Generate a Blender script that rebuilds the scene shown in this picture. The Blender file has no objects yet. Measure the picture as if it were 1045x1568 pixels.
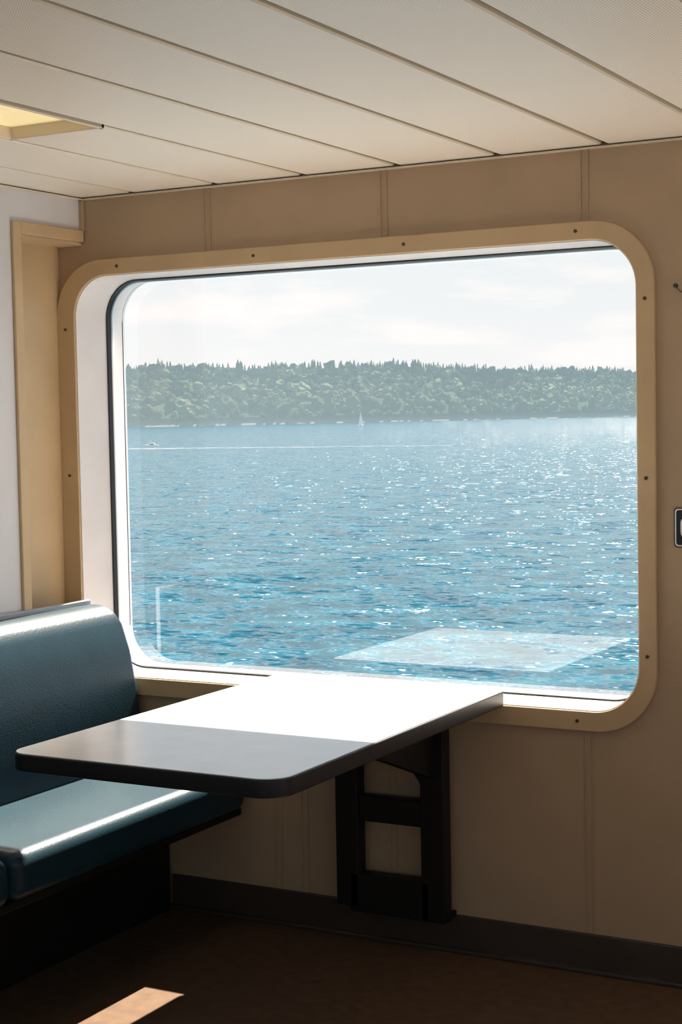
import bpy, bmesh, random
import numpy as np
from math import *
from mathutils import Vector, Matrix, noise as mnoise
random.seed(4); rng=np.random.default_rng(7)
S=bpy.context.scene
S.view_settings.view_transform='Standard'
S.view_settings.look='None'
ZC=2.2815

# ---------------------------------------------------------------- helpers
def link(o,parent=None):
    S.collection.objects.link(o)
    if parent: o.parent=parent
    return o
def empty(name,loc=(0,0,0)):
    e=bpy.data.objects.new(name,None); e.empty_display_size=.1; S.collection.objects.link(e); return e
def from_bm(name,bm,mat,parent=None,smooth=False):
    bmesh.ops.recalc_face_normals(bm,faces=bm.faces[:])
    me=bpy.data.meshes.new(name); bm.to_mesh(me); bm.free()
    for m in (mat if isinstance(mat,(list,tuple)) else [mat]): me.materials.append(m)
    if smooth:
        for p in me.polygons: p.use_smooth=True
    return link(bpy.data.objects.new(name,me),parent)
def bev(o,w,seg=3,ang=35):
    m=o.modifiers.new('bev','BEVEL'); m.width=w; m.segments=seg; m.limit_method='ANGLE'; m.angle_limit=radians(ang)
    for p in o.data.polygons: p.use_smooth=True
    n=o.modifiers.new('wn','WEIGHTED_NORMAL'); n.keep_sharp=True
    return o
def add_box(bm,x0,x1,y0,y1,z0,z1,mi=0):
    v=[bm.verts.new(c) for c in ((x0,y0,z0),(x1,y0,z0),(x1,y1,z0),(x0,y1,z0),(x0,y0,z1),(x1,y0,z1),(x1,y1,z1),(x0,y1,z1))]
    for f in ((0,3,2,1),(4,5,6,7),(0,1,5,4),(1,2,6,5),(2,3,7,6),(3,0,4,7)):
        bm.faces.new([v[i] for i in f]).material_index=mi
def boxes(name,lst,mat,parent=None,b=0,seg=2):
    bm=bmesh.new()
    for t in lst: add_box(bm,*t)
    o=from_bm(name,bm,mat,parent)
    if b: bev(o,b,seg)
    return o
def rrect(x0,x1,z0,z1,r,n=10):
    pts=[]
    for cx,cz,a0 in ((x1-r,z0+r,-90),(x1-r,z1-r,0),(x0+r,z1-r,90),(x0+r,z0+r,180)):
        for i in range(n+1):
            a=radians(a0+90*i/n); pts.append((cx+r*cos(a),cz+r*sin(a)))
    return pts
def ring(name,outer,inner,y0,y1,mat,parent=None,b=0):
    bm=bmesh.new(); n=len(outer)
    L=[[bm.verts.new((p[0],y,p[1])) for p in P] for P,y in ((outer,y0),(inner,y0),(inner,y1),(outer,y1))]
    for k in range(4):
        A=L[k];B=L[(k+1)%4]
        for i in range(n): bm.faces.new((A[i],A[(i+1)%n],B[(i+1)%n],B[i]))
    o=from_bm(name,bm,mat,parent,True)
    if b: bev(o,b,2,50)
    else:
        m=o.modifiers.new('es','EDGE_SPLIT'); m.split_angle=radians(40)
    return o
def prism(name,pts,a,b_,axis,mat,parent=None,bw=0,seg=3):
    """extrude closed 2D polygon along axis"""
    bm=bmesh.new()
    def P(p,t):
        return {'y':(p[0],t,p[1]),'x':(t,p[0],p[1]),'z':(p[0],p[1],t)}[axis]
    A=[bm.verts.new(P(p,a)) for p in pts];B=[bm.verts.new(P(p,b_)) for p in pts]; n=len(pts)
    bm.faces.new(A);bm.faces.new(B[::-1])
    for i in range(n): bm.faces.new((A[i],A[(i+1)%n],B[(i+1)%n],B[i]))
    o=from_bm(name,bm,mat,parent)
    if bw: bev(o,bw,seg,30)
    return o
def add_cyl(bm,c,axis,r,h,n=16,r2=None):
    d=Vector(axis).normalized(); q=d.to_track_quat('Z','Y').to_matrix().to_4x4()
    bmesh.ops.create_cone(bm,cap_ends=True,segments=n,radius1=r,radius2=r if r2 is None else r2,depth=h,matrix=Matrix.Translation(c)@q)

# ---------------------------------------------------------------- materials
def newmat(name):
    m=bpy.data.materials.new(name); m.use_nodes=True; nt=m.node_tree; nt.nodes.clear()
    out=nt.nodes.new('ShaderNodeOutputMaterial'); return m,nt,out
def N(nt,t,**k):
    n=nt.nodes.new(t)
    for a,v in k.items(): setattr(n,a,v)
    return n
def mat(name,col,rough=.5,var=.06,scale=6,bump=.0,bscale=80,metal=0,spec=.5,coat=0,stretch=None):
    m,nt,out=newmat(name); b=N(nt,'ShaderNodeBsdfPrincipled'); nt.links.new(b.outputs[0],out.inputs[0])
    b.inputs['Roughness'].default_value=rough; b.inputs['Metallic'].default_value=metal
    b.inputs['Specular IOR Level'].default_value=spec; b.inputs['Coat Weight'].default_value=coat
    tc=N(nt,'ShaderNodeTexCoord'); src=tc.outputs['Object']
    if stretch:
        mp=N(nt,'ShaderNodeMapping'); mp.inputs['Scale'].default_value=stretch; nt.links.new(src,mp.inputs[0]); src=mp.outputs[0]
    nz=N(nt,'ShaderNodeTexNoise'); nz.inputs['Scale'].default_value=scale; nz.inputs['Detail'].default_value=6; nt.links.new(src,nz.inputs['Vector'])
    r=N(nt,'ShaderNodeMapRange'); r.inputs['To Min'].default_value=1-var*2; r.inputs['To Max'].default_value=1+var*2
    r.inputs['From Min'].default_value=.25; r.inputs['From Max'].default_value=.75
    nt.links.new(nz.outputs[0],r.inputs[0])
    mx=N(nt,'ShaderNodeVectorMath',operation='SCALE'); mx.inputs[0].default_value=col; nt.links.new(r.outputs[0],mx.inputs['Scale'])
    nt.links.new(mx.outputs[0],b.inputs['Base Color'])
    if bump:
        n2=N(nt,'ShaderNodeTexNoise'); n2.inputs['Scale'].default_value=bscale; n2.inputs['Detail'].default_value=3; nt.links.new(src,n2.inputs['Vector'])
        bp=N(nt,'ShaderNodeBump'); bp.inputs['Strength'].default_value=bump; bp.inputs['Distance'].default_value=.002
        nt.links.new(n2.outputs[0],bp.inputs['Height']); nt.links.new(bp.outputs[0],b.inputs['Normal'])
    return m
M_wall=mat('wall_beige',(.42,.30,.19),.45,.04,3,.15,300)
M_wallL=mat('wall_offwhite',(.64,.63,.64),.5,.03,2,.1,300)
M_tan=mat('frame_tan',(.54,.385,.22),.4,.06,4,.1,200)
M_reveal=mat('reveal_white',(.80,.74,.72),.4,.03,5,.1,100)
M_black=mat('rubber_black',(.012,.013,.015),.4,.1)
M_screw=mat('screw_steel',(.14,.12,.09),.35,.1,metal=1)
M_vinyl=mat('vinyl_teal',(.010,.033,.048),.38,.06,9,.3,160,spec=.28)
M_base=mat('bench_base_dark',(.006,.005,.004),.55,.1,spec=.25)
M_cap=mat('laminate_grey',(.45,.47,.5),.35,.04)
M_top=mat('tabletop_white',(.78,.82,.87),.2,.02,12,.02,500,spec=.8)
M_edge=mat('table_edge_dark',(.008,.008,.009),.4,.1)
M_steel=mat('black_steel',(.006,.0055,.005),.5,.1,spec=.3)
M_floor=mat('floor_brown',(.095,.054,.029),.75,.12,25,.2,200,spec=.2)
M_bb=mat('baseboard_brown',(.05,.035,.026),.4,.08)
M_dark=mat('void_dark',(.02,.018,.014),.8,.05)
M_gap=mat('ceiling_joiner',(.05,.04,.02),.5,.08)
M_white=mat('sign_white',(.8,.8,.8),.4,.02)
M_hull=mat('hull_white',(.8,.82,.84),.4,.03)

# perforated ceiling panel
def ceil_mat():
    m,nt,out=newmat('ceiling_panel_perforated'); b=N(nt,'ShaderNodeBsdfPrincipled'); nt.links.new(b.outputs[0],out.inputs[0])
    b.inputs['Roughness'].default_value=.42
    tc=N(nt,'ShaderNodeTexCoord')
    mp=N(nt,'ShaderNodeMapping'); mp.inputs['Scale'].default_value=(160,160,160); nt.links.new(tc.outputs['Object'],mp.inputs[0])
    vo=N(nt,'ShaderNodeTexVoronoi'); vo.inputs['Scale'].default_value=1; vo.inputs['Randomness'].default_value=0; vo.voronoi_dimensions='2D'
    nt.links.new(mp.outputs[0],vo.inputs['Vector'])
    r=N(nt,'ShaderNodeMapRange'); r.inputs['From Min'].default_value=.2; r.inputs['From Max'].default_value=.32; nt.links.new(vo.outputs['Distance'],r.inputs[0])
    mx=N(nt,'ShaderNodeMix',data_type='RGBA'); mx.inputs[6].default_value=(.42,.35,.27,1); mx.inputs[7].default_value=(.90,.82,.72,1)
    nt.links.new(r.outputs[0],mx.inputs[0]); nt.links.new(mx.outputs[2],b.inputs['Base Color'])
    return m
M_ceil=ceil_mat()
M_ceiledge=mat('ceiling_panel_edge',(.72,.62,.48),.4,.03)

def glass_mat():
    m,nt,out=newmat('window_glass')
    fr=N(nt,'ShaderNodeFresnel'); fr.inputs[0].default_value=1.5
    mu=N(nt,'ShaderNodeMath',operation='MULTIPLY'); mu.inputs[1].default_value=3.3; mu.use_clamp=True; nt.links.new(fr.outputs[0],mu.inputs[0])
    t=N(nt,'ShaderNodeBsdfTransparent'); t.inputs[0].default_value=(1,1,1,1)
    g=N(nt,'ShaderNodeBsdfGlossy'); g.inputs['Roughness'].default_value=.0
    mx=N(nt,'ShaderNodeMixShader'); nt.links.new(mu.outputs[0],mx.inputs[0]); nt.links.new(t.outputs[0],mx.inputs[1]); nt.links.new(g.outputs[0],mx.inputs[2])
    nt.links.new(mx.outputs[0],out.inputs[0]); return m
M_glass=glass_mat()

def emis(name,col,s,rib=False):
    m,nt,out=newmat(name); b=N(nt,'ShaderNodeBsdfPrincipled'); nt.links.new(b.outputs[0],out.inputs[0])
    b.inputs['Base Color'].default_value=(*[c*.8 for c in col],1); b.inputs['Roughness'].default_value=.3
    b.inputs['Emission Color'].default_value=(*col,1); b.inputs['Emission Strength'].default_value=s
    tc=N(nt,'ShaderNodeTexCoord'); w=N(nt,'ShaderNodeTexVoronoi'); w.inputs['Scale'].default_value=90; w.inputs['Randomness'].default_value=0
    nt.links.new(tc.outputs['Object'],w.inputs['Vector'])
    bp=N(nt,'ShaderNodeBump'); bp.inputs['Strength'].default_value=.6; bp.inputs['Distance'].default_value=.004; nt.links.new(w.outputs['Distance'],bp.inputs['Height']); nt.links.new(bp.outputs[0],b.inputs['Normal'])
    return m
M_diff=emis('light_diffuser',(1,.80,.42),.5)

# ---------------------------------------------------------------- room shell
XR,YB=4.6,-6.2
def wall_hole(name,x0,x1,z0,z1,holes,y0,y1,mat_,parent=None):
    """wall slab in XZ with rounded holes"""
    bm=bmesh.new(); lay=[]
    for y in (y0,y1):
        vs=[];es=[]
        for loop in [[(x0,z0),(x1,z0),(x1,z1),(x0,z1)]]+holes:
            v=[bm.verts.new((p[0],y,p[1])) for p in loop]
            es+=[bm.edges.new((v[i],v[(i+1)%len(v)])) for i in range(len(v))]; vs.append(v)
        bmesh.ops.triangle_fill(bm,use_beauty=True,use_dissolve=False,edges=es,normal=(0,1,0))
        lay.append(vs)
    for A,B in zip(*lay):
        for i in range(len(A)):
            j=(i+1)%len(A); bm.faces.new((A[i],A[j],B[j],B[i]))
    return from_bm(name,bm,mat_,parent)
FI=(-.03,1.86,.735,2.03); DX=2.45
hole=rrect(*FI,.13,12); hole2=rrect(FI[0]+DX,FI[1]+DX,FI[2],FI[3],.13,12)
wall_hole('wall_back',-.3,XR+.1,-.12,ZC+.12,[hole,hole2],0,.24,M_wall)
# left wall with recess next to the window wall
boxes('wall_left',[(-.3,0,YB,-.32,-.05,ZC+.1),(-.3,0,-.32,0,2.14,ZC+.1),(-.3,-.105,-.32,0,-.05,2.14)],M_wallL)
boxes('trim_1',[(-.104,-.098,-.318,-.001,.0,2.138),(-.098,0,-.322,-.312,.0,2.138),(-.104,.0,-.318,-.001,2.130,2.142)],M_tan)  # recess lining
boxes('trim_2',[(0,.012,-.352,-.314,.5,2.178),(0,.012,-.314,-.004,2.14,2.178)],M_tan,None,.003)
boxes('floor',[(-.3,XR,YB,0,-.1,0)],M_floor)
wr=empty('wall_right'); boxes('panel',[(XR,XR+.1,YB,0,-.05,.85),(XR,XR+.1,YB,0,2.05,ZC+.1),(XR,XR+.1,-.9,0,.85,2.05),(XR,XR+.1,YB,-5.2,.85,2.05),(XR,XR+.1,-3.2,-2.9,.85,2.05)],M_wallL,wr)
wf=empty('wall_front'); boxes('panel',[(-.3,XR+.1,YB-.1,YB,-.05,.85),(-.3,XR+.1,YB-.1,YB,2.05,ZC+.1),(-.3,.5,YB-.1,YB,.85,2.05),(2.2,2.5,YB-.1,YB,.85,2.05),(4.2,XR+.1,YB-.1,YB,.85,2.05)],M_wallL,wf)
boxes('baseboard_back',[(0.3,XR,-.012,0,0,.1075),(0.3,XR,-.03,0,0,.012)],M_bb,None,.003)
# wall panel joint battens
def batten(bm,x,z0,z1):
    add_box(bm,x-.0125,x-.0085,-.0035,0,z0,z1); add_box(bm,x+.0085,x+.0125,-.0035,0,z0,z1)
bm=bmesh.new()
for x in (.4848,1.098,1.7115): batten(bm,x,2.085,ZC-.002)
for x in (1.098,1.7115,.7915,.70): batten(bm,x,.1075,.675)
batten(bm,2.18,.1075,ZC-.002)
from_bm('trim_3',bm,M_wall)
boxes('trim_4',[(0,XR,-.016,0,ZC-.008,ZC-.004),(0,.016,YB,0,ZC-.008,ZC-.004)],M_ceiledge)
boxes('trim_5',[(-.004,.014,-.014,.0,2.178,ZC-.008)],M_wall,None,.002)

# ceiling planks
ce=empty('ceiling'); s0,ps,g=.2109,.3127,.018
bm=bmesh.new(); bmg=bmesh.new()
def plank(bm,x0,x1,y0,y1):
    c=.004; z=ZC
    prof=[(x0,z+.022),(x0,z+c),(x0+c,z),(x1-c,z),(x1,z+c),(x1,z+.022)]
    A=[bm.verts.new((p[0],y0,p[1])) for p in prof];B=[bm.verts.new((p[0],y1,p[1])) for p in prof]
    for i in range(5):
        f=bm.faces.new((A[i],A[i+1],B[i+1],B[i])); f.material_index=0 if i==2 else 1
    bm.faces.new(A).material_index=1; bm.faces.new(B).material_index=1
seams=[0-g/2]+[s0+ps*i for i in range(14)]+[XR+g/2]
LX0,LX1,LY0,LY1=s0+ps+g/2,s0+2*ps-g/2,-2.17,-.97
for a,b in zip(seams[:-1],seams[1:]):
    x0,x1=a+g/2,b-g/2
    if abs(a-(s0+ps))<.01:
        plank(bm,x0,x1,LY1,-.006); plank(bm,x0,x1,YB,LY0)
    else: plank(bm,x0,x1,YB,-.006)
    if b<XR: add_box(bmg,b-.018,b+.018,YB,-.05,ZC+.018,ZC+.028)
from_bm('panels',bm,[M_ceil,M_ceiledge],ce)
from_bm('joiners',bmg,M_gap,ce)
boxes('backing',[(-.3,XR+.1,YB-.1,.24,ZC+.06,ZC+.16)],M_dark,ce)
# recessed ceiling light
cl=empty('ceiling_light')
t=.012
boxes('housing',[(LX0,LX0+t,LY0,LY1,ZC-.003,ZC+.045),(LX1-t,LX1,LY0,LY1,ZC-.003,ZC+.045),(LX0,LX1,LY1-t,LY1,ZC-.003,ZC+.045),(LX0,LX1,LY0,LY0+t,ZC-.003,ZC+.045)],M_ceiledge,cl,.002)
boxes('diffuser',[(LX0+t,LX1-t,LY0+t,LY1-t,ZC+.028,ZC+.034)],M_diff,cl)

# ---------------------------------------------------------------- windows
def window(name,dx):
    w=empty(name)
    def R(a,b,c,d,r): return rrect(a+dx,b+dx,c,d,r,12)
    ring('frame',R(-.10,1.91,.68,2.08,.175),R(*FI,.13),-.016,0.0,M_tan,w,.003)
    ring('reveal_liner',R(-.031,1.861,.734,2.031,.131),R(-.027,1.857,.738,2.027,.127),-.008,.245,M_reveal,w)
    ring('gasket',R(-.027,1.857,.738,2.027,.127),R(-.021,1.851,.743,2.022,.121),.150,.172,M_black,w,.002)
    ring('glazing_bead',R(-.027,1.857,.738,2.027,.127),R(-.017,1.847,.747,2.018,.117),.173,.182,M_hull,w)
    ring('exterior_flange',R(-.10,1.93,.66,2.10,.2),R(-.027,1.857,.738,2.027,.127),.24,.255,M_hull,w)
    bm=bmesh.new(); bm.faces.new([bm.verts.new((p[0],.161,p[1])) for p in R(-.024,1.854,.741,2.024,.12)])
    from_bm('glass_pane',bm,M_glass,w)
    bm=bmesh.new()
    for x,z in [(.147,2.055),(.659,2.055),(1.168,2.055),(1.691,2.055),(1.885,1.863),(1.885,1.382),(1.885,.898),(1.682,.708),(-.065,1.862),(-.065,1.387),(-.065,.93),(1.12,.708),(.62,.708)]:
        add_cyl(bm,(x+dx,-.0170,z),(0,1,0),.005,.002,14); add_cyl(bm,(x+dx,-.0185,z),(0,1,0),.003,.002,6)
    from_bm('screws',bm,M_screw,w)
    bm=bmesh.new(); add_cyl(bm,(.95+dx,.30,2.069),(1,0,0),.009,2.1,10)  # unseen outside rail, added to cast a thin shadow line on the table
    for x in (-.05,.95,1.95): add_box(bm,x+dx-.008,x+dx+.008,.24,.302,2.063,2.101)
    from_bm('shadow_rail',bm,M_hull,w)
window('window_1',0); window('window_2',DX)  # second window is unseen, added to let sun in for ceiling bounce

# ---------------------------------------------------------------- bench
b=empty('booth_bench')
BY0=-2.35
prof=[(.012,.44),(.225,.44),(.222,.56),(.205,.70),(.18,.83),(.150,.915),(.115,.958),(.07,.972),(.012,.972)]
for i,(a,c) in enumerate(((-1.13,-.03),(BY0,-1.136))):
    prism('backrest_%d'%(i+1),prof,a,c,'y',M_vinyl,b,.022,4)
boxes('back_board',[(.001,.02,BY0,-.03,.3,.985)],M_cap,b,.004)
def cushion(name,x0,x1,y0,y1,z0,z1):
    bm=bmesh.new(); add_box(bm,x0,x1,y0,y1,z0,z1)
    o=from_bm(name,bm,M_vinyl,b); bev(o,.038,6); return o
cushion('seat_cushion_1',.17,.61,-1.13,-.035,.355,.482)
cushion('seat_cushion_2',.17,.61,BY0,-1.136,.355,.482)
boxes('seat_pan',[(.05,.585,BY0,-.035,.335,.357)],M_base,b,.004)
boxes('pedestal_base',[(.02,.31,BY0+.02,-.035,0,.336)],M_base,b,.004)

# ---------------------------------------------------------------- tables
def rr2(x0,x1,y0,y1,rl,rr,rf,n=10):
    pts=[]
    for cx,cy,a0,r in ((x1-rf,y1-rf,0,rf),(x0+rf,y1-rf,90,rf),(x0+rl,y0+rl,180,rl),(x1-rr,y0+rr,270,rr)):
        for i in range(n+1):
            a=radians(a0+90*i/n); pts.append((cx+r*cos(a),cy+r*sin(a)))
    return pts
def table(dx):
    t=empty('dining_table')
    TX0,TX1,TY0,TY1,TZ=.707+dx,1.466+dx,-1.265,-.018,.7795
    prism('edge_band',rr2(TX0,TX1,TY0,TY1,.052,.068,.012),TZ-.044,TZ-.0015,'z',M_edge,t,.004,2)
    prism('laminate_top',rr2(TX0+.003,TX1-.003,TY0+.003,TY1-.003,.05,.065,.010),TZ-.003,TZ,'z',M_top,t)
    px=-.085; py=-.035
    def BX(l,nm,bw=.004): return boxes(nm,[(q[0]+dx,q[1]+dx,*q[2:]) for q in l],M_steel,t,bw)
    BX([(.945,1.02,px,py,.115,.736)],'leg_1'); BX([(1.225,1.30,px,py,.1,.736)],'leg_2')
    BX([(1.02,1.225,px+.008,py-.004,.372,.448)],'crossbar'); BX([(.99,1.25,px,py,.1,.215)],'foot_bar')
    BX([(.90,1.34,-.55,-.045,.71,.7355)],'support_plate')
    BX([(.715,1.35,-.044,-.0165,.695,.7355)],'sun_leak_block')  # added block, stops sun slipping between table end and sill
    prism('gusset_1',[(1.225+dx,.5),(1.225+dx,.72),(1.10+dx,.72),(1.10+dx,.68)],px+.005,py-.005,'y',M_steel,t)
    for i,x in enumerate((.965,1.245)):
        prism('arm_%d'%(i+1),[(-.08,.52),(-.08,.72),(-.55,.72),(-.55,.69)],x+dx,x+dx+.03,'x',M_steel,t,.003)
    BX([(1.0,1.3,-.028,-.001,.1,.12)],'wall_bracket')
table(0); table(DX)  # second table is unseen, added to bounce sunlight onto the ceiling

# ---------------------------------------------------------------- sign and hook
sg=empty('safety_sign')
prism('plate',rrect(1.957,2.057,1.196,1.303,.010,5),-.004,-.0002,'y',M_black,sg)
ring('border',rrect(1.960,2.054,1.199,1.300,.009,5),rrect(1.9635,2.0505,1.2025,1.2965,.007,5),-.005,-.0035,M_white,sg)
ring('symbol',rrect(1.975,2.034,1.214,1.285,.026,8),rrect(1.984,2.025,1.223,1.276,.0174,8),-.005,-.0035,M_white,sg)
hk=empty('wall_hook')
cu=bpy.data.curves.new('wire','CURVE'); cu.dimensions='3D'; cu.bevel_depth=.0022; cu.bevel_resolution=3
sp=cu.splines.new('BEZIER'); pp=[(1.966,-.006,1.893),(1.973,-.03,1.890),(1.985,-.028,1.876),(2.01,-.02,1.86)]
sp.bezier_points.add(len(pp)-1)
for q,c in zip(sp.bezier_points,pp): q.co=c; q.handle_left_type=q.handle_right_type='AUTO'
cu.materials.append(M_screw); link(bpy.data.objects.new('wire',cu),hk)
bm=bmesh.new(); add_cyl(bm,(1.966,-.004,1.893),(0,1,0),.006,.008,16); from_bm('mount',bm,M_screw,hk)

# ---------------------------------------------------------------- sea
EYE=12.0; SEA=1.56-EYE
def sea_mat():
    m,nt,out=newmat('sea_water'); b=N(nt,'ShaderNodeBsdfPrincipled'); nt.links.new(b.outputs[0],out.inputs[0])
    b.inputs['Roughness'].default_value=.13; b.inputs['IOR'].default_value=1.33
    tc=N(nt,'ShaderNodeTexCoord')
    def nz(scale,det,st,rot=28.8,off=0):
        mp=N(nt,'ShaderNodeMapping'); mp.inputs['Scale'].default_value=st; mp.inputs['Rotation'].default_value=(0,0,radians(-rot)); mp.inputs['Location'].default_value=(off,off,0)
        nt.links.new(tc.outputs['Object'],mp.inputs[0])
        n=N(nt,'ShaderNodeTexNoise'); n.inputs['Scale'].default_value=scale; n.inputs['Detail'].default_value=det; n.inputs['Roughness'].default_value=.6; nt.links.new(mp.outputs[0],n.inputs['Vector']); return n
    a=nz(.38,5,(.6,1,1)); c=nz(1.3,2,(.7,1,1),20,13)
    def cen(n,k):
        s=N(nt,'ShaderNodeVectorMath',operation='SUBTRACT'); s.inputs[1].default_value=(.5,.5,.5); nt.links.new(n.outputs['Color'],s.inputs[0])
        q=N(nt,'ShaderNodeVectorMath',operation='MULTIPLY'); q.inputs[1].default_value=(k,k,0); nt.links.new(s.outputs[0],q.inputs[0]); return q
    A=cen(a,1.65); C=cen(c,1.95)
    ad=N(nt,'ShaderNodeVectorMath',operation='ADD'); nt.links.new(A.outputs[0],ad.inputs[0]); nt.links.new(C.outputs[0],ad.inputs[1])
    a2=N(nt,'ShaderNodeVectorMath',operation='ADD'); a2.inputs[1].default_value=(0,0,1); nt.links.new(ad.outputs[0],a2.inputs[0])
    no=N(nt,'ShaderNodeVectorMath',operation='NORMALIZE'); nt.links.new(a2.outputs[0],no.inputs[0]); nt.links.new(no.outputs[0],b.inputs['Normal'])
    mx=N(nt,'ShaderNodeMix',data_type='RGBA'); mx.inputs[6].default_value=(.003,.036,.062,1); mx.inputs[7].default_value=(.012,.080,.118,1)
    r=N(nt,'ShaderNodeMapRange'); r.inputs['From Min'].default_value=.38; r.inputs['From Max'].default_value=.62; nt.links.new(a.outputs[0],r.inputs[0]); nt.links.new(r.outputs[0],mx.inputs[0])
    nt.links.new(mx.outputs[2],b.inputs['Base Color']); return m
bm=bmesh.new()
vs=[bm.verts.new(c) for c in ((-9000,3,SEA),(6000,3,SEA),(6000,9000,SEA),(-9000,9000,SEA))]; bm.faces.new(vs)
o=from_bm('sea',bm,sea_mat())

# ---------------------------------------------------------------- far forested shore
a0=radians(28.8); V=np.array([-sin(a0),cos(a0)]); Rr=np.array([cos(a0),sin(a0)]); DS=3450.
def land_h(l,d):
    e=1+.035*sin(l/230.+1)+.025*sin(l/90.)+.03*mnoise.noise(Vector((l/60.,0,0)))
    top=122*e*(1-((l-150)/3600.)**2)
    s=min(1,max(0,d/300.)); 
    return max(-2,top*(s**.6))
def W(l,d,z): q=Rr*l+V*(DS+d+.8*l); return (q[0]+3.24,q[1]-4.2,z+SEA)
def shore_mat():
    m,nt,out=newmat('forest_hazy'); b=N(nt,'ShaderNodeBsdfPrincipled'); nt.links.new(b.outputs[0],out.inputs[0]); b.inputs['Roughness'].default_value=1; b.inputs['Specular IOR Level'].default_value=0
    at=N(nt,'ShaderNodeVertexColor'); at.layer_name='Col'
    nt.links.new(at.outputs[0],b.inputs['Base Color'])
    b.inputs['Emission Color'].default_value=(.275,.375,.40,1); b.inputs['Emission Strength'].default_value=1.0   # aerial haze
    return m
verts=[];faces=[];cols=[]
def addm(v,f,c):
    o=len(verts); verts.extend(v); faces.extend([tuple(i+o for i in q) for q in f]); cols.extend([c]*len(v) if not isinstance(c,list) else c)
# terrain
ls=np.arange(-1500,2300,25.); ds=np.concatenate([[-12,0,4],np.linspace(10,420,18)])
tv=[];tcol=[]
for l in ls:
    for d in ds:
        tv.append(W(l,d+18*sin(l/210.),land_h(l,d) if d>4 else (-1 if d<0 else d*.9+.2)))
        tcol.append((.13,.115,.10) if d<6 else (.025,.035,.025))
nd=len(ds); tf=[(i*nd+j,(i+1)*nd+j,(i+1)*nd+j+1,i*nd+j+1) for i in range(len(ls)-1) for j in range(nd-1)]
addm(tv,tf,tcol)
bmi=bmesh.new(); bmesh.ops.create_icosphere(bmi,subdivisions=2,radius=1); iv=np.array([v.co[:] for v in bmi.verts]); ifc=[tuple(v.index for v in f.verts) for f in bmi.faces]; bmi.free()
for k in range(4200):
    l=rng.uniform(-1400,2200); d=280*rng.uniform(0,1)**1.3+9
    r=rng.uniform(5,12)*(.8+.4*rng.uniform()); z=land_h(l,d)+r*.35
    if d<25: r*=.6; z=land_h(l,d)+r*.3
    v=iv*(1+.2*rng.standard_normal((len(iv),1)))
    v=v*np.array([r*1.1,r,r*rng.uniform(.9,1.4)])
    pt=.5+.9*mnoise.noise(Vector((l/110.,d/70.,5)))
    g_=rng.uniform(.55,1.2)*(.6+.8*pt); up=d/300.
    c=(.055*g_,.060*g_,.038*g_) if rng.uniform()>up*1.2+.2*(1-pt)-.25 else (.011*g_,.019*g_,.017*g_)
    addm([W(l+x,d+18*sin(l/210.)+y,z+zz) for x,y,zz in v],ifc,c)
for k in range(3000):   # conifers
    l=rng.uniform(-1450,2250); d=rng.uniform(120,400) if k>400 else rng.uniform(50,200)
    h=rng.uniform(11,24)*(1+.5*mnoise.noise(Vector((l/40.,3,0)))); r=h*rng.uniform(.16,.26); z=land_h(l,d)-2
    g_=rng.uniform(.6,1.2); n=7; vv=[];ff=[]
    for t_ in range(3):
        zb=h*(.08+.27*t_); zt=h*(.5+.25*t_); rr=r*(1-.27*t_); o0=len(vv)
        for i in range(n):
            an=2*pi*i/n+t_; q=rr*rng.uniform(.75,1.2); vv.append((q*cos(an),q*sin(an),zb))
        vv.append((0,0,zt)); ff+=[(o0+i,o0+(i+1)%n,o0+n) for i in range(n)]
    addm([W(l+x,d+18*sin(l/210.)+y,z+zz) for x,y,zz in vv],ff,(.005*g_,.010*g_,.011*g_))
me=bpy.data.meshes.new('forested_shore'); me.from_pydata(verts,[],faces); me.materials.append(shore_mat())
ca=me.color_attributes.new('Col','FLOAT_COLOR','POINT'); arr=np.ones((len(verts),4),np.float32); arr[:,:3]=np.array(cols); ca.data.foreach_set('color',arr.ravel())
link(bpy.data.objects.new('forested_shore',me))

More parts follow.
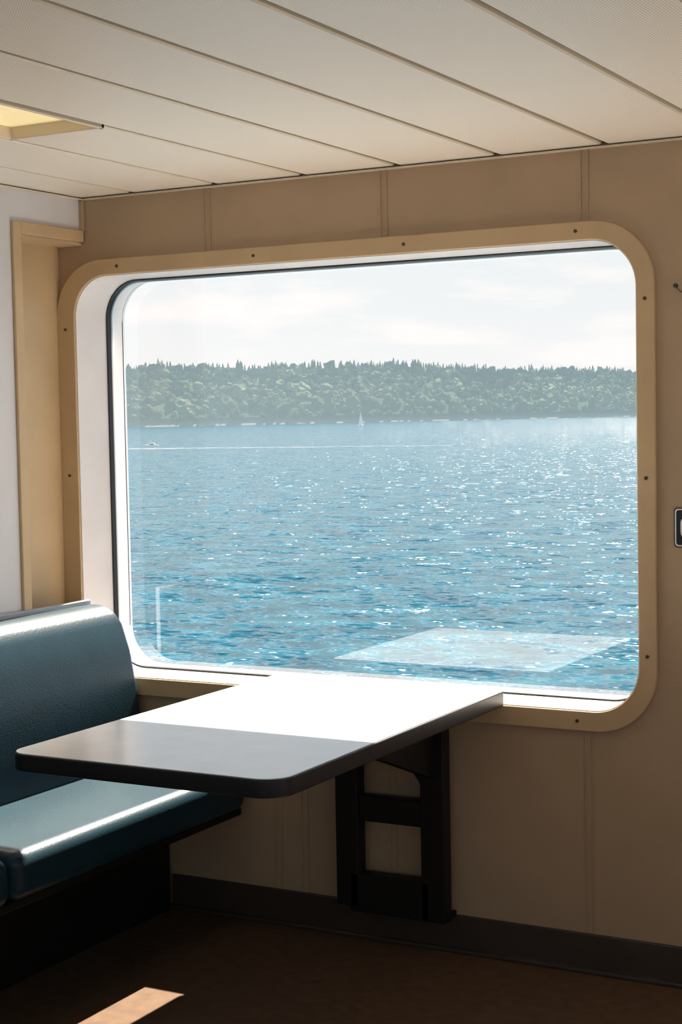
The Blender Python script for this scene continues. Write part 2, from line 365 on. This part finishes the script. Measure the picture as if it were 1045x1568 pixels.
# boats (white paint; glow added to paint and sails for haze and backlight)
def boat_glow_paint():
    m,nt,out=newmat('boat_white_glow'); b=N(nt,'ShaderNodeBsdfPrincipled'); nt.links.new(b.outputs[0],out.inputs[0])
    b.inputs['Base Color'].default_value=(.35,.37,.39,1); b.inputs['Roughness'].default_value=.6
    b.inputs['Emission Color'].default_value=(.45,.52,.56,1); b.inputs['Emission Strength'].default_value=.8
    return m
M_boat=boat_glow_paint()
def boat(name,px,py,L,heading,sail=False):
    e=empty(name)
    q=V*py*cos(px)+Rr*py*sin(px); x0,y0=q[0]+3.24,q[1]-4.2
    hull=[(-.5,-.16),(.2,-.17),(.42,-.09),(.5,0),(.42,.09),(.2,.17),(-.5,.16)]
    bm=bmesh.new(); A=[bm.verts.new((p[0]*L*.93,p[1]*L*.7,-.05*L)) for p in hull];B=[bm.verts.new((p[0]*L,p[1]*L,.12*L+max(0,p[0])*.06*L)) for p in hull]
    bm.faces.new(A);bm.faces.new(B)
    for i in range(7): bm.faces.new((A[i],A[(i+1)%7],B[(i+1)%7],B[i]))
    h=from_bm('hull',bm,M_boat,e); bev(h,.01*L,2)
    prism('cabin',[(-.25*L,.11*L),(.2*L,.11*L),(.08*L,(.2 if sail else .27)*L),(-.2*L,(.2 if sail else .27)*L)],-.11*L,.11*L,'y',M_boat,e,.01*L)
    prism('cabin_windows',[(-.19*L,.14*L),(.12*L,.14*L),(.08*L,.18*L),(-.17*L,.18*L)],-.113*L,.113*L,'y',M_black,e)
    mh=1.5 if sail else .28
    bm=bmesh.new(); add_cyl(bm,(.05*L,0,(.2+mh/2)*L),(0,0,1),.008*L,mh*L,8); from_bm('mast',bm,M_boat,e)
    if sail:  # sails added, standing in for a pale mark on the window pane
        prism('mainsail_added',[(.03*L,.28*L),(-.42*L,.28*L),(-.25*L,.8*L),(.03*L,1.65*L)],-.006*L,.006*L,'y',M_boat,e)
        prism('jib_added',[(.07*L,.2*L),(.48*L,.2*L),(.09*L,1.45*L)],-.006*L,.006*L,'y',M_boat,e)
    e.location=(x0,y0,SEA); e.rotation_euler=(0,0,heading)
boat('motorboat',atan((235-522)/2462.),760,6.5,a0+pi)
boat('boat_added_sails',atan((556-522)/2462.),2050,11,a0+.9,True)

# boat wake: foam streak lying on the water
def wake_mat():
    m,nt,out=newmat('wake_foam'); d=N(nt,'ShaderNodeBsdfDiffuse'); d.inputs[0].default_value=(.30,.32,.36,1); t_=N(nt,'ShaderNodeBsdfTransparent')
    tc=N(nt,'ShaderNodeTexCoord'); n=N(nt,'ShaderNodeTexNoise'); n.inputs['Scale'].default_value=.25; n.inputs['Detail'].default_value=4; nt.links.new(tc.outputs['Object'],n.inputs['Vector'])
    r=N(nt,'ShaderNodeMapRange'); r.inputs['From Min'].default_value=.40; r.inputs['From Max'].default_value=.62; r.inputs['To Max'].default_value=.55; nt.links.new(n.outputs[0],r.inputs[0])
    mx=N(nt,'ShaderNodeMixShader'); nt.links.new(r.outputs[0],mx.inputs[0]); nt.links.new(t_.outputs[0],mx.inputs[1]); nt.links.new(d.outputs[0],mx.inputs[2]); nt.links.new(mx.outputs[0],out.inputs[0]); return m
bm=bmesh.new(); pr=None
for i in range(80):
    l=-100+i*1.9; wd=22*(1-i/79.)**.8+5; base=700-(l+100)*.45
    q=[bm.verts.new((*( Rr*l+V*(base+s*wd)+np.array([3.24,-4.2])),SEA+.08)) for s in (-.5,.5)]
    if pr: bm.faces.new((pr[0],q[0],q[1],pr[1]))
    pr=q
from_bm('boat_wake',bm,wake_mat())

# ---------------------------------------------------------------- world
wd=bpy.data.worlds.new('sky'); S.world=wd; wd.use_nodes=True; nt=wd.node_tree; nt.nodes.clear()
out=N(nt,'ShaderNodeOutputWorld'); bg=N(nt,'ShaderNodeBackground'); nt.links.new(bg.outputs[0],out.inputs[0])
tc=N(nt,'ShaderNodeTexCoord'); sx=N(nt,'ShaderNodeSeparateXYZ'); nt.links.new(tc.outputs['Generated'],sx.inputs[0])
cr=N(nt,'ShaderNodeValToRGB'); e=cr.color_ramp.elements
e[0].position=0; e[0].color=(1,.985,.975,1); e[1].position=.7; e[1].color=(.22,.44,.74,1)
x=e.new(.04); x.color=(.97,.98,.985,1); x=e.new(.12); x.color=(.89,.95,.975,1); x=e.new(.3); x.color=(.40,.66,.92,1)
nt.links.new(sx.outputs[2],cr.inputs[0])
mp=N(nt,'ShaderNodeMapping'); mp.inputs['Scale'].default_value=(8,8,34); mp.inputs['Location'].default_value=(1.3,.4,.2); nt.links.new(tc.outputs['Generated'],mp.inputs[0])
nz=N(nt,'ShaderNodeTexNoise'); nz.inputs['Scale'].default_value=1.; nz.inputs['Detail'].default_value=6; nt.links.new(mp.outputs[0],nz.inputs['Vector'])
r=N(nt,'ShaderNodeMapRange'); r.inputs['From Min'].default_value=.54; r.inputs['From Max'].default_value=.66; nt.links.new(nz.outputs[0],r.inputs[0])
mx=N(nt,'ShaderNodeMix',data_type='RGBA'); nt.links.new(r.outputs[0],mx.inputs[0]); nt.links.new(cr.outputs[0],mx.inputs[6]); mx.inputs[7].default_value=(1.08,1.04,1.02,1)
nt.links.new(mx.outputs[2],bg.inputs[0]); bg.inputs[1].default_value=1.07

# ---------------------------------------------------------------- lights
sun=bpy.data.lights.new('sun','SUN'); sun.energy=32; sun.angle=radians(.53); sun.color=(1,.88,.73)
so=link(bpy.data.objects.new('sun',sun)); d=Vector((.09,-.87,-1)); so.rotation_euler=d.to_track_quat('-Z','Y').to_euler()
def area(name,loc,dirv,sx_,sy_,e_,col):
    l=bpy.data.lights.new(name,'AREA'); l.shape='RECTANGLE'; l.size=sx_; l.size_y=sy_; l.energy=e_; l.color=col
    o=link(bpy.data.objects.new(name,l)); o.location=loc; o.rotation_euler=Vector(dirv).to_track_quat('-Z','Y').to_euler(); return o
area('fill_right',(XR-.03,-3.1,1.45),(-1,0,0.25),3.8,1.1,4,(1,.88,.74))  # added fill lamp, stands in for daylight from unseen side windows
area('fill_front',(2.3,YB+.03,1.45),(0,1,0.25),3.6,1.1,2,(1,.93,.85))  # added fill lamp at the unseen windows behind the camera

# ---------------------------------------------------------------- camera
def Rxm(a): return Matrix.Rotation(a,4,'X')
def Rzm(a): return Matrix.Rotation(a,4,'Z')
cam=bpy.data.cameras.new('camera'); cam.sensor_fit='HORIZONTAL'; cam.sensor_width=36; cam.lens=2462.34/1045.33*36; cam.clip_end=20000; cam.clip_start=.05
co=link(bpy.data.objects.new('camera',cam)); co.matrix_world=Matrix.Translation((3.2438,-4.2,1.5608))@Rzm(.5022)@Rxm(pi/2-.0588)@Rzm(-.0188)
S.camera=co
